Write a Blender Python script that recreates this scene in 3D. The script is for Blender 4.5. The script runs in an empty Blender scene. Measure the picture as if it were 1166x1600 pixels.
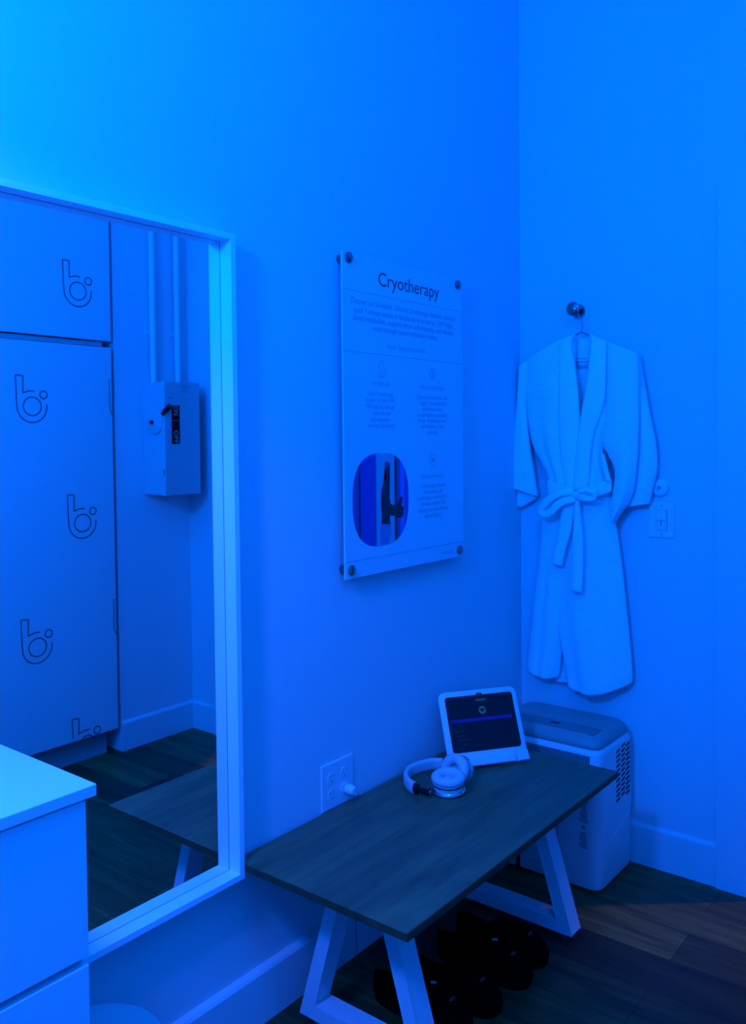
import bpy, bmesh, math, random
from mathutils import Vector, Matrix
random.seed(4)
PI = math.pi
S = bpy.context.scene
COL = S.collection

# ------------------------------------------------------------------ camera
F, OY = 1347.698, -69.43
YAW, PIT, ROL = -0.671424247, -0.0324058946, -0.00984891338
CAM = Vector((1.602, -2.922, 1.5))
fw = Vector((math.sin(YAW)*math.cos(PIT), math.cos(YAW)*math.cos(PIT), math.sin(PIT)))
rt = Vector((math.cos(YAW), -math.sin(YAW), 0)); up = rt.cross(fw)
r2 = rt*math.cos(ROL) + up*math.sin(ROL); u2 = r2.cross(fw)
cd = bpy.data.cameras.new('camera'); cam = bpy.data.objects.new('camera', cd); COL.objects.link(cam)
cam.matrix_world = Matrix(((r2.x, u2.x, -fw.x, CAM.x), (r2.y, u2.y, -fw.y, CAM.y), (r2.z, u2.z, -fw.z, CAM.z), (0, 0, 0, 1)))
cd.sensor_fit = 'VERTICAL'; cd.sensor_height = 36; cd.sensor_width = 26.2
cd.lens = F*36/1600; cd.shift_y = OY/1600; cd.clip_start = .02
S.camera = cam

# ------------------------------------------------------------------ light
S.view_settings.view_transform = 'Standard'; S.view_settings.look = 'None'
S.view_settings.gamma = 1; S.view_settings.use_curve_mapping = False
S.view_settings.exposure = 0
w = bpy.data.worlds.new('world'); S.world = w; w.use_nodes = True
w.node_tree.nodes['Background'].inputs[0].default_value = (0, .1, 1, 1)
w.node_tree.nodes['Background'].inputs[1].default_value = .02

def lamp(name, kind, loc, color, energy, size, aim=None, spot=None, blend=.5):
    l = bpy.data.lights.new(name, kind); l.color = color; l.energy = energy
    if kind == 'AREA': l.shape = 'DISK'; l.size = size
    else: l.shadow_soft_size = size
    if spot: l.spot_size = spot; l.spot_blend = blend
    o = bpy.data.objects.new(name, l); COL.objects.link(o); o.location = loc
    if aim: o.rotation_euler = (Vector(aim)-Vector(loc)).to_track_quat('-Z', 'Y').to_euler()
    return o
# blue glow of the chamber beside the dresser, a blue ceiling lamp, white light from the corridor behind the doorway
lamp('blue_lamp', 'POINT', (.60, -3.0, 2.32), (0, .114, 1), 222, .13)
lamp('blue_ceiling_lamp', 'POINT', (1.5, -2.3, 3.1), (0, .125, 1), 48, .22)
lamp('added_whitening_spot', 'SPOT', (.62, -3.0, 2.45), (1, .50, .3), 5.5, .1, (.0, -2.4, 1.2), 1.28, .45)  # added warm spot, no real lamp: whitens dresser top and mirror frame highlights
lamp('corridor_lamp', 'SPOT', (1.84, .82, 3.3), (1, .85, .7), 58, .04, (1.02, .06, 0), .50, .8)

# ------------------------------------------------------------------ helpers
def ray(px, py):
    v = Vector(((px-583)/F, -(py-(800+OY))/F, 1))
    return r2*v.x + u2*v.y + fw*v.z
def onx(px, py, x): d = ray(px, py); return CAM + d*((x-CAM.x)/d.x)     # point of the wall plane x seen there
def ony(px, py, y): d = ray(px, py); return CAM + d*((y-CAM.y)/d.y)
def onz(px, py, z): d = ray(px, py); return CAM + d*((z-CAM.z)/d.z)

def mat(name, col, rough=.5, metal=0, bump=None, spec=.5, emit=None, sheen=0, coat=0):
    m = bpy.data.materials.new(name); m.use_nodes = True; nt = m.node_tree; b = nt.nodes['Principled BSDF']
    b.inputs['Base Color'].default_value = (*col, 1); b.inputs['Roughness'].default_value = rough
    b.inputs['Metallic'].default_value = metal; b.inputs['Specular IOR Level'].default_value = spec
    if sheen: b.inputs['Sheen Weight'].default_value = sheen
    if coat: b.inputs['Coat Weight'].default_value = coat
    if emit: b.inputs['Emission Color'].default_value = (*emit[0], 1); b.inputs['Emission Strength'].default_value = emit[1]
    # slight procedural variation of the surface
    tc = nt.nodes.new('ShaderNodeTexCoord'); nz = nt.nodes.new('ShaderNodeTexNoise')
    sc, st = bump or (180, .02)
    nz.inputs['Scale'].default_value = sc; nt.links.new(tc.outputs['Object'], nz.inputs['Vector'])
    bp = nt.nodes.new('ShaderNodeBump'); bp.inputs['Strength'].default_value = st; bp.inputs['Distance'].default_value = .002
    nt.links.new(nz.outputs['Fac'], bp.inputs['Height']); nt.links.new(bp.outputs['Normal'], b.inputs['Normal'])
    return m

def wood(name, along, c1, c2, c3, planks=None, rough=.45, bump=.15):
    m = bpy.data.materials.new(name); m.use_nodes = True; nt = m.node_tree; b = nt.nodes['Principled BSDF']; N = nt.nodes.new; L = nt.links.new
    g = N('ShaderNodeNewGeometry'); mp = N('ShaderNodeMapping'); mp.inputs['Scale'].default_value = (3, 42, 42) if along == 'x' else (42, 3, 42)
    L(g.outputs['Position'], mp.inputs['Vector'])
    vec = mp.outputs['Vector']
    nz = N('ShaderNodeTexNoise'); nz.inputs['Scale'].default_value = 1; nz.inputs['Detail'].default_value = 8; nz.inputs['Roughness'].default_value = .65; nz.inputs['Distortion'].default_value = .6
    L(vec, nz.inputs['Vector'])
    rp = N('ShaderNodeValToRGB'); rp.color_ramp.elements[0].position = .3; rp.color_ramp.elements[1].position = .72
    rp.color_ramp.elements[0].color = (*c1, 1); rp.color_ramp.elements[1].color = (*c2, 1)
    L(nz.outputs['Fac'], rp.inputs['Fac'])
    # broad cathedral figure
    mp2 = N('ShaderNodeMapping'); mp2.inputs['Scale'].default_value = (1.1, 7, 7) if along == 'x' else (7, 1.1, 7); L(g.outputs['Position'], mp2.inputs['Vector'])
    n2 = N('ShaderNodeTexNoise'); n2.inputs['Scale'].default_value = 1.3; n2.inputs['Detail'].default_value = 3; n2.inputs['Distortion'].default_value = 1.2; L(mp2.outputs['Vector'], n2.inputs['Vector'])
    r3 = N('ShaderNodeValToRGB'); r3.color_ramp.elements[0].position = .35; r3.color_ramp.elements[1].position = .68
    r3.color_ramp.elements[0].color = (*c3, 1); r3.color_ramp.elements[1].color = (1, 1, 1, 1); L(n2.outputs['Fac'], r3.inputs['Fac'])
    mx = N('ShaderNodeMixRGB'); mx.blend_type = 'MULTIPLY'; mx.inputs[0].default_value = 1
    L(rp.outputs['Color'], mx.inputs[1]); L(r3.outputs['Color'], mx.inputs[2]); out = mx.outputs[0]
    bp = N('ShaderNodeBump'); bp.inputs['Strength'].default_value = bump; bp.inputs['Distance'].default_value = .002; L(nz.outputs['Fac'], bp.inputs['Height'])
    if planks:
        mp3 = N('ShaderNodeMapping'); mp3.inputs['Location'].default_value = planks; L(g.outputs['Position'], mp3.inputs['Vector'])
        br = N('ShaderNodeTexBrick'); br.inputs['Scale'].default_value = 1; br.inputs['Brick Width'].default_value = 1.22; br.inputs['Row Height'].default_value = .167
        br.inputs['Mortar Size'].default_value = .0012; br.inputs['Color2'].default_value = (.28, .3, .42, 1); br.inputs['Color1'].default_value = (1.25, 1.25, 1.15, 1)
        br.inputs['Mortar'].default_value = (.1, .1, .1, 1); br.offset = .37; br.offset_frequency = 2
        L(mp3.outputs['Vector'], br.inputs['Vector'])
        m2 = N('ShaderNodeMixRGB'); m2.blend_type = 'MULTIPLY'; m2.inputs[0].default_value = 1
        L(out, m2.inputs[1]); L(br.outputs['Color'], m2.inputs[2]); out = m2.outputs[0]
    L(out, b.inputs['Base Color']); L(bp.outputs['Normal'], b.inputs['Normal']); b.inputs['Roughness'].default_value = rough; b.inputs['Specular IOR Level'].default_value = .35
    return m

M = dict(
    wall=mat('wall_paint', (.72, .72, .72), .7, bump=(90, .05), spec=.25),
    trim=mat('trim_paint', (.72, .72, .72), .45, spec=.35),
    ceil=mat('ceiling_paint', (.75, .75, .75), .8, spec=.2),
    floor=wood('dark_oak_planks', 'x', (.10, .060, .018), (.26, .16, .045), (.45, .45, .5), planks=(1.69, .336, 0), rough=.5),
    bench=wood('walnut_laminate', 'y', (.17, .105, .045), (.30, .19, .085), (.62, .65, .75), rough=.42, bump=.08),
    edge=wood('walnut_edge', 'y', (.10, .055, .022), (.16, .09, .04), (.7, .7, .7), rough=.5),
    white=mat('white_lacquer', (.82, .82, .82), .3, bump=(300, .01)),
    powder=mat('white_powder_coat', (.74, .74, .74), .35, bump=(400, .04)),
    frame=mat('frame_lacquer', (.93, .93, .93), .35),
    plastic=mat('white_plastic', (.78, .78, .78), .32),
    machine=mat('machine_plastic', (.80, .76, .72), .38),
    lid=mat('lid_plastic', (.38, .33, .30), .42),
    lidpanel=mat('lid_panel', (.22, .22, .20), .35),
    grey=mat('metal_enclosure', (.55, .56, .56), .45),
    conduit=mat('painted_conduit', (.8, .8, .8), .4),
    carcass=mat('cabinet_carcass', (.16, .16, .16), .6),  # dark grey puts the shade of the door gaps into the colour
    rail=mat('cabinet_rail', (.42, .42, .42), .5),
    kick=mat('toe_kick', (.38, .38, .38), .5),
    door=mat('cabinet_laminate', (.72, .71, .69), .33),
    ink=mat('dark_ink', (.03, .03, .03), .6),
    line=mat('faint_ink', (.30, .30, .30), .6),
    logo=mat('logo_ink', (.10, .10, .10), .6),
    midink=mat('grey_ink', (.28, .28, .28), .6),
    black=mat('black_plastic', (.006, .006, .006), .4),
    slot=mat('slot_black', (.01, .01, .01), .8),
    chrome=mat('chrome', (.8, .8, .8), .08, 1, spec=.5),
    brass=mat('worn_steel', (.55, .42, .3), .25, 1),
    dchrome=mat('dark_chrome', (.25, .25, .25), .12, 1),
    acrylic=mat('white_acrylic', (.73, .73, .75), .18, bump=(60, .005)),
    felt=mat('black_felt', (.002, .002, .002), .95, bump=(500, .5), spec=.02),
    rubber=mat('black_rubber', (.003, .003, .003), .85, spec=.05),
    tag=mat('slipper_tag', (.25, .25, .25), .6),
    reflect=mat('silver_label', (.6, .62, .62), .3),
    cushion=mat('cushion_leatherette', (.62, .60, .60), .5, bump=(260, .12)),
    gum=mat('hanger_wire', (.25, .25, .25), .35, .8),
    cover=mat('tablet_case', (.78, .78, .78), .45),
    screen=mat('tablet_screen', (.002, .002, .004), .12, emit=((.0, .0004, .004), 1)),
    bar=mat('screen_bar', (.01, .01, .05), .3, emit=((.001, .0, .24), 1)),
    ui=mat('screen_text', (.01, .02, .03), .3, emit=((.004, .03, .06), 1)),
    uid=mat('screen_text_dim', (.01, .02, .03), .3, emit=((.003, .012, .028), 1)),
    badge=mat('screen_badge', (.01, .02, .03), .3, emit=((.002, .06, .10), 1)),
    bin=mat('bin_plastic', (.50, .50, .48), .55),
    rim=mat('bin_rim', (.75, .75, .73), .5),
    orange=mat('label_stripe', (.7, .15, .1), .6),
    label=mat('label_white', (.6, .6, .55), .6),
    p_dark=mat('print_dark_blue', (.03, .08, .28), .3), p_blue=mat('print_blue', (.02, .05, .36), .3),
    p_mist=mat('print_mist', (.28, .42, .50), .3), p_black=mat('print_black', (.01, .01, .02), .3),
    p_legs=mat('print_legs', (.12, .22, .42), .3), p_side=mat('print_side_blue', (.06, .16, .60), .3), p_skin=mat('print_skin', (.05, .09, .16), .3),
)
# mirror silver
m = M['mirror'] = mat('mirror_silver', (.90, .92, .90), 0.0, 1); [m.node_tree.links.remove(l) for l in list(m.node_tree.links) if l.to_socket.name == 'Normal']
# waffle cloth with fine horizontal ribs
def cloth_mat(name, col, scale=130, stre=.35):
    m = mat(name, col, .9, spec=.15, sheen=.2); nt = m.node_tree; N = nt.nodes.new; L = nt.links.new
    g = N('ShaderNodeNewGeometry'); wv = N('ShaderNodeTexWave'); wv.bands_direction = 'Z'; wv.inputs['Scale'].default_value = scale/6.28; wv.inputs['Distortion'].default_value = 1.2; wv.inputs['Detail'].default_value = 1
    L(g.outputs['Position'], wv.inputs['Vector']); bp = N('ShaderNodeBump'); bp.inputs['Strength'].default_value = stre; bp.inputs['Distance'].default_value = .0025
    L(wv.outputs['Fac'], bp.inputs['Height']); L(bp.outputs['Normal'], nt.nodes['Principled BSDF'].inputs['Normal']); return m
M['robe'] = cloth_mat('waffle_cloth', (.94, .94, .94), 290, .4)
M['robe2'] = cloth_mat('collar_cloth', (.95, .95, .95), 420, .08)
# speaker grille: dark dots in plastic
def grille_mat():
    m = mat('perforated_grille', (.4, .4, .4), .5); nt = m.node_tree; N = nt.nodes.new; L = nt.links.new
    g = N('ShaderNodeNewGeometry'); ck = N('ShaderNodeTexChecker'); mp = N('ShaderNodeMapping'); mp.inputs['Rotation'].default_value = (0, PI/4, 0)
    L(g.outputs['Position'], mp.inputs['Vector']); L(mp.outputs['Vector'], ck.inputs['Vector']); ck.inputs['Scale'].default_value = 220
    ck.inputs['Color1'].default_value = (.03, .03, .03, 1); ck.inputs['Color2'].default_value = (.42, .42, .38, 1)
    L(ck.outputs['Color'], nt.nodes['Principled BSDF'].inputs['Base Color']); return m
M['grille'] = grille_mat()

def tag(o, label, cat=None, group=None, kind=None):
    if label: o['label'] = label
    if cat: o['category'] = cat
    if group: o['group'] = group
    if kind: o['kind'] = kind
    return o
def thing(name, loc, label, cat, group=None):
    o = bpy.data.objects.new(name, None); COL.objects.link(o); o.location = loc; o.empty_display_size = .05
    o['wl'] = tuple(loc); return tag(o, label, cat, group)
def wl(o): return Vector(o['wl'])
def obj(name, bm, m, parent=None, smooth=False, solid=0, mods=()):
    """bmesh given in world coordinates -> one object, origin at its base or its parent's"""
    if isinstance(bm, bmesh.types.BMesh):
        bmesh.ops.recalc_face_normals(bm, faces=bm.faces)
        me = bpy.data.meshes.new(name); bm.to_mesh(me); bm.free()
    else: me = bm; me.name = name
    if parent is None:
        xs = [v.co for v in me.vertices]
        L = Vector(((min(v.x for v in xs)+max(v.x for v in xs))/2, (min(v.y for v in xs)+max(v.y for v in xs))/2, min(v.z for v in xs)))
    else: L = wl(parent)
    me.transform(Matrix.Translation(-L))
    me.materials.clear(); me.materials.append(M[m] if isinstance(m, str) else m)
    o = bpy.data.objects.new(name, me); COL.objects.link(o); o['wl'] = tuple(L)
    if parent is None: o.location = L
    else: o.parent = parent
    if smooth:
        for p in me.polygons: p.use_smooth = True
        if smooth != 'all':
            bmm = bmesh.new(); bmm.from_mesh(me)
            for e in bmm.edges:
                if len(e.link_faces) == 2 and e.calc_face_angle(0) > math.radians(38): e.smooth = False
            bmm.to_mesh(me); bmm.free()
    if solid:
        s = o.modifiers.new('solid', 'SOLIDIFY'); s.thickness = solid; s.offset = 0
    return o
def struct(name, bm, m, **k):
    o = obj(name, bm, m, **k); o['kind'] = 'structure'; return o
def BM(): return bmesh.new()
def box(bm, lo, hi, bev=0, seg=2):
    r = bmesh.ops.create_cube(bm, size=1); vs = r['verts']
    for v in vs: v.co = Vector([lo[i] + (v.co[i]+.5)*(hi[i]-lo[i]) for i in range(3)])
    if bev:
        es = list({e for v in vs for e in v.link_edges}); bmesh.ops.bevel(bm, geom=es, offset=bev, segments=seg, affect='EDGES', profile=.5)
    return bm
def bx(lo, hi, bev=0, seg=2): return box(BM(), lo, hi, bev, seg)
def prism(bm, pts, d):
    """closed polygon of 3-D points extruded by vector d"""
    a = [bm.verts.new(p) for p in pts]; b = [bm.verts.new(Vector(p)+Vector(d)) for p in pts]; n = len(a)
    bm.faces.new(a); bm.faces.new(b[::-1])
    for i in range(n): bm.faces.new((a[i], a[(i+1) % n], b[(i+1) % n], b[i]))
    return bm
def tube(bm, path, r, n=10, cap=True, flat=1, ref=None):
    path = [Vector(p) for p in path]; rings = []; prev = None
    for i, p in enumerate(path):
        t = (path[min(i+1, len(path)-1)]-path[max(i-1, 0)]).normalized()
        a = Vector(ref) if ref else (Vector((0, 0, 1)) if abs(t.z) < .9 else Vector((1, 0, 0)))
        if prev is not None and not ref: a = prev
        s = t.cross(a).normalized(); u = s.cross(t).normalized(); prev = u
        rr = r[i] if isinstance(r, (list, tuple)) else r
        rings.append([bm.verts.new(p + s*math.cos(2*PI*k/n)*rr*flat + u*math.sin(2*PI*k/n)*rr) for k in range(n)])
    for A, B in zip(rings, rings[1:]):
        for k in range(n): bm.faces.new((A[k], A[(k+1) % n], B[(k+1) % n], B[k]))
    if cap: bm.faces.new(rings[0][::-1]); bm.faces.new(rings[-1])
    return bm
def loft(bm, rings, close=True, cap=True):
    R = [[bm.verts.new(p) for p in r] for r in rings]; n = len(R[0])
    for A, B in zip(R, R[1:]):
        for k in range(n if close else n-1): bm.faces.new((A[k], A[(k+1) % n], B[(k+1) % n], B[k]))
    if cap: bm.faces.new(R[0][::-1]); bm.faces.new(R[-1])
    return bm
def basis(ax):
    z = Vector(ax).normalized(); a = Vector((0, 0, 1)) if abs(z.z) < .9 else Vector((1, 0, 0)); x = a.cross(z).normalized(); return x, z.cross(x), z
def lathe(bm, prof, c, ax=(0, 0, 1), n=40, sx=1, xdir=None, cap=True):
    """prof: (radius, height along ax)"""
    x, y, z = basis(ax)
    if xdir: x = (Vector(xdir)-z*Vector(xdir).dot(z)).normalized(); y = z.cross(x)
    return loft(bm, [[Vector(c)+x*math.cos(2*PI*k/n)*r*sx+y*math.sin(2*PI*k/n)*r+z*h for k in range(n)] for r, h in prof], cap=cap)
def rrect(x0, x1, y0, y1, r, z, n=6):
    out = []
    for cx, cy, a in ((x1-r, y1-r, 0), (x0+r, y1-r, 90), (x0+r, y0+r, 180), (x1-r, y0+r, 270)):
        for k in range(n+1):
            t = math.radians(a+90*k/n); out.append(Vector((cx+r*math.cos(t), cy+r*math.sin(t), z)))
    return out
def text_mesh(bm, s, o, X, Y, width=None, size=.02, thick=.0003, bold=0):
    """centred line of text laid on the plane spanned by X, Y at o, scaled to width"""
    c = bpy.data.curves.new('t', 'FONT'); c.body = s; c.align_x = 'CENTER'; c.align_y = 'CENTER'; c.size = 1; c.offset = bold; c.resolution_u = 3
    ob = bpy.data.objects.new('t', c); COL.objects.link(ob); bpy.context.view_layer.update()
    me = bpy.data.meshes.new_from_object(ob); bpy.data.objects.remove(ob); bpy.data.curves.remove(c)
    xs = [v.co.x for v in me.vertices]
    if not xs: return bm
    mid = (min(xs)+max(xs))/2; sx = (width/(max(xs)-min(xs))) if width else size
    X, Y = Vector(X), Vector(Y); Z = X.cross(Y); o = Vector(o)
    me.transform(Matrix.Translation((-mid, 0, 0)))
    me.transform(Matrix(((X.x*sx, Y.x*size, Z.x, o.x+Z.x*thick), (X.y*sx, Y.y*size, Z.y, o.y+Z.y*thick), (X.z*sx, Y.z*size, Z.z, o.z+Z.z*thick), (0, 0, 0, 1))))
    bm.from_mesh(me); bpy.data.meshes.remove(me); return bm
AX, AY = (0, 1, 0), (0, 0, 1)         # directions of writing on the mirror wall (normal +x)
BX, BY = (1, 0, 0), (0, 0, 1)         # on the robe wall (normal -y)

# ------------------------------------------------------------------ the room
W = 1.965; YB = -6.2; H = 3.6
struct('floor', bx((-.15, YB-.1, -.1), (W+.3, 2.2, 0)), 'floor')
struct('wall_left', bx((-.12, YB-.1, 0), (0, 0, H)), 'wall')
bm = BM(); box(bm, (-.12, 0, 0), (.86, .12, H)); box(bm, (1.65, 0, 0), (W+.14, .12, H)); box(bm, (.86, 0, 2.18), (1.65, .12, H)); struct('wall_front', bm, 'wall')
bm = BM(); box(bm, (W, -.447, 0), (W+.14, 0, H)); box(bm, (W+.13, YB-.1, 0), (W+.25, -.447, H)); struct('wall_right', bm, 'wall')
struct('wall_back', bx((-.12, YB-.12, 0), (W+.25, YB, H)), 'wall')
struct('ceiling', bx((-.12, YB-.12, H), (W+.25, .12, H+.1)), 'ceil')
def baseboard(name, pts, d):
    # profile: square board with an eased upper edge, following the wall; d is the direction out of the wall
    bm = BM(); a, b = [Vector(p) for p in pts]; d = Vector(d); t = d.length; d.normalize()
    prof = [(0, 0), (t, 0), (t, .132), (t*.75, .139), (t*.25, .143), (0, .144)]
    loft(bm, [[p + d*u + Vector((0, 0, v)) for u, v in prof] for p in (a, b)]); struct(name, bm, 'trim')
baseboard('baseboard_left', ((0, YB, 0), (0, -.012, 0)), (.020, 0, 0))
baseboard('baseboard_front', ((0, 0, 0), (.729, 0, 0)), (0, -.010, 0))
baseboard('baseboard_front_end', ((1.78, 0, 0), (W, 0, 0)), (0, -.012, 0))
baseboard('baseboard_right', ((W, -.445, 0), (W, -.012, 0)), (-.014, 0, 0))
bm = BM(); box(bm, (.73, -.020, 0), (.86, 0, 2.31), .002); struct('trim_1', bm, 'trim')
bm = BM(); box(bm, (1.65, -.020, 0), (1.78, 0, 2.31), .002); struct('trim_2', bm, 'trim')
bm = BM(); box(bm, (.86, -.020, 2.18), (1.65, 0, 2.31), .002); struct('trim_3', bm, 'trim')

# ------------------------------------------------------------------ cabinet, switch box and conduits on the far wall (seen in the mirror)
XC = 1.951
cab = thing('storage_cabinet', (XC+.06, -1.4, 0), 'tall pale storage cabinet with line logos on its doors, seen in the mirror', 'cabinet')
bm = BM(); box(bm, (XC+.055, -2.5, .0), (XC+.135, -.50, .112)); obj('toe_kick', bm, 'kick', cab)
bm = BM(); box(bm, (XC+.10, -2.5, .115), (XC+.14, -.452, 2.95)); obj('carcass', bm, 'carcass', cab)
bm = BM(); box(bm, (XC+.012, -2.5, 1.952), (XC+.10, -.51, 1.972)); obj('rail', bm, 'rail', cab)
def logo(cy, zb, cut=None):
    """outlined mark: tall stem, bowl ring, open outer curve and a small dot ring; width .150 m, height .205 m"""
    bm = BM(); x = XC-.0006
    def P(u, v): return Vector((x, cy-.075+(u-280)*.001087, zb+(650-v)*.000945))
    def arc(c, r, a0, a1, n=28): return [(c[0]+r[0]*math.cos(math.radians(a0+(a1-a0)*k/n)), c[1]+r[1]*math.sin(math.radians(a0+(a1-a0)*k/n))) for k in range(n+1)]
    lines = [
        [(311, 515), (320, 510), (332, 506), (345, 504), (362, 506)],
        [(311, 515), (313, 436), (281, 433), (284, 560)] + arc((350, 575), (65, 75), 190, -8)[1:],
        arc((351, 575), (39, 43), 0, 360), arc((401, 520), (16, 18), 0, 360)]
    for ln in lines:
        ln = [(a[0]+(b[0]-a[0])*k/8, a[1]+(b[1]-a[1])*k/8) for a, b in zip(ln, ln[1:]) for k in range(8)]+[ln[-1]]
        if cut: ln = [p for p in ln if P(*p).z > cut]
        if len(ln) < 2: continue
        p = [P(*q) for q in ln]; hw = .0030; prev = None
        for i in range(len(p)):
            t = (p[min(i+1, len(p)-1)]-p[max(i-1, 0)]).normalized(); s = Vector((0, -t.z, t.y))*hw
            cur = (bm.verts.new(p[i]+s), bm.verts.new(p[i]-s))
            if prev: bm.faces.new((prev[0], prev[1], cur[1], cur[0]))
            prev = cur
    return bm
for dn, (z0, z1) in enumerate(((.122, 1.948), (1.978, 2.95))):
    for k, (y0, y1) in enumerate(((-1.47, -.469), (-2.48, -1.476))):
        d = obj('door', bx((XC, y0, z0), (XC+.02, y1, z1), .001), 'door', cab)
        if k == 0 and dn == 0:
            for zz in (1.714, .665):
                bm = BM(); tube(bm, [(XC-.0008, y1-.001, zz+.083), (XC-.0008, y1-.014, zz+.083), (XC-.0008, y1-.014, zz-.06), (XC-.0008, y1-.004, zz-.083), (XC-.0008, y1-.001, zz-.083)], .0018, 6); obj('pull', bm, 'logo', d)
        for r in range(5):
            for c in range(4):
                cy = -.643-.474*c-(.238 if r % 2 else 0); zb = 2.1235-.5335*r
                if r == 4: zb = .022
                if zb+.205 > z1 or zb+.2 < z0 or cy+.08 > y1 or cy-.08 < y0: continue
                if (dn == 0) != (zb < 1.9): continue
                obj('logo', logo(cy, zb, z0+.003 if zb < z0 else None), 'logo', d)

eb = thing('switch_box', (1.875, -.18, 1.238), 'grey electrical switch box with black lever, mounted on wall beside the pale cabinet', 'electrical box')
XF, y0, y1, z0, z1 = 1.79, -.284, -.074, 1.240, 1.788
obj('enclosure', bx((XF+.006, y0, z0), (W, y1, z1), .003), 'grey', eb)
obj('cover', bx((XF, y0-.004, z0-.003), (XF+.03, y1+.004, z1+.003), .003), 'grey', eb)
# lever plate and handle on the -y side
lv = BM(); lathe(lv, [(.062, 0), (.062, .006), (.055, .010)], (XF+.075, y0-.002, 1.60), (0, -1, 0)); obj('lever_plate', lv, 'grey', eb, smooth=True)
bm = BM(); lathe(bm, [(.010, 0), (.010, .012)], (XF+.085, y0-.010, 1.595), (0, -1, 0)); obj('pivot', bm, 'black', eb, smooth=True)
bm = BM(); tube(bm, [(XF+.010, y0-.010, 1.632), (XF-.012, y0-.006, 1.652), (XF-.036, y0+.004, 1.672)], [.010, .013, .014], 10); obj('lever', bm, 'black', eb, smooth=True)
pl = obj('switch_label', bx((XF-.001, -.247, 1.488), (XF, -.198, 1.676)), 'black', eb)
bm = BM()
TX, TY = (0, 0, -1), (0, 1, 0)
Xn = XF-.0018
text_mesh(bm, 'ON', (Xn, -.2225, 1.651), (0, 0, -1), (0, 1, 0), .045, .038); obj('on_text', bm, 'label', pl); bm = BM()
text_mesh(bm, 'OFF', (Xn, -.2225, 1.523), (0, 0, -1), (0, 1, 0), .062, .036)
obj('off_text', bm, 'label', pl)
obj('stripe', bx((Xn, -.245, 1.600), (Xn+.001, -.200, 1.604)), 'orange', pl)
for i, (wd, zz) in enumerate(((.055, 1.770), (.030, 1.757), (.038, 1.744), (.028, 1.712))):
    bm = BM(); box(bm, (XF-.0006, -.165-wd/2 if i < 3 else -.268, zz-.0022), (XF, -.165+wd/2 if i < 3 else -.268+wd, zz+.0022)); obj('small_print', bm, 'midink', eb)
obj('latch', bx((XF+.004, y0-.007, 1.335), (XF+.012, y0-.004, 1.365)), 'midink', eb)
for yy, w_ in ((-.232, 'cabinet'), (-.080, 'room corner')):
    c = thing('conduit', (W-.02, yy, 1.788), 'white painted conduit rising from the grey switch box, the one nearer the %s' % w_, 'conduit', 'conduits above the switch box')
    bm = BM(); tube(bm, [(W-.022, yy, 1.780), (W-.022, yy, H)], .0155, 16); obj('pipe', bm, 'conduit', c, smooth=True)
    bm = BM(); tube(bm, [(W-.022, yy, 1.786), (W-.022, yy, 1.800)], .020, 16); obj('connector', bm, 'conduit', c, smooth=True)
    bm = BM(); box(bm, (W-.006, yy-.034, 2.035), (W, yy+.034, 2.053), .001); tube(bm, [(W-.022, yy, 2.036), (W-.022, yy, 2.052)], .0175, 16); obj('strap', bm, 'conduit', c)

# ------------------------------------------------------------------ mirror
mi = thing('wall_mirror', (.03, -1.84, .426), 'large rectangular wall mirror in a deep white frame', 'mirror')
Y0, Y1, Z0, Z1, D = -2.19, -1.491, .426, 1.996, .05; T = .0145
def memb(bm, a, b, depth=D):  # quad of outline points extruded along x
    prism(bm, a, (depth, 0, 0))
bm = BM()
o = [(Y0, Z0), (Y1, Z0), (Y1, Z1), (Y0, Z1)]; i_ = [(Y0+T, Z0+T), (Y1-T, Z0+T), (Y1-T, Z1-T), (Y0+T, Z1-T)]
for k in range(4):
    a, b = k, (k+1) % 4
    q = [o[a], o[b], i_[b], i_[a]]
    prism(bm, [Vector((.0, y, z)) for y, z in q], (D, 0, 0))
obj('frame', bm, 'frame', mi)
bm = BM(); q = [(y, z) for y, z in i_]; prism(bm, [Vector((.004, y, z)) for y, z in q], (.006, 0, 0)); obj('glass', bm, 'mirror', mi)
bm = BM()
for k in range(4):
    a, b = q[k], q[(k+1) % 4]; tube(bm, [(.0104, *a), (.0104, *b)], .0009, 4)
obj('glass_seal', bm, 'midink', mi)

# ------------------------------------------------------------------ poster
PX = .034
po = thing('acrylic_sign', (.03, -.768, 1.105), 'white acrylic cryotherapy sign held off the wall by four round metal standoffs', 'sign')
YL, YR, ZB, ZT = -1.078, -.460, 1.105, 2.031
obj('panel', bx((.028, YL, ZB), (PX, YR, ZT), .0008), 'acrylic', po)
for pa, za in (((533.4, 449.8), None), ((539, 547.7), None), ((535.7, 880.4), None)):
    z = onx(*pa, PX).z; bm = BM(); box(bm, (PX, YL+.002, z-.0007), (PX+.0004, YR-.002, z+.0007)); obj('rule_line', bm, 'line', po)
def zl(p, ox=500, oy=370): return (ox+p[0]*.22298, oy+p[1]*.22298)
def put(bm, s, a, b, size, oy=370, bold=0):
    A = onx(*zl(a, oy=oy), PX); B = onx(*zl(b, oy=oy), PX)
    text_mesh(bm, s, (PX, (A.y+B.y)/2, (A.z+B.z)/2), AX, AY, abs(B.y-A.y), size, bold=bold)
bm = BM(); A = onx(590, 443, PX); B = onx(685, 457, PX); text_mesh(bm, 'Cryotherapy', (PX, -.7565, 1.969), AX, AY, .317, .058, bold=.002); obj('title', bm, 'ink', po)
bm = BM()
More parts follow.
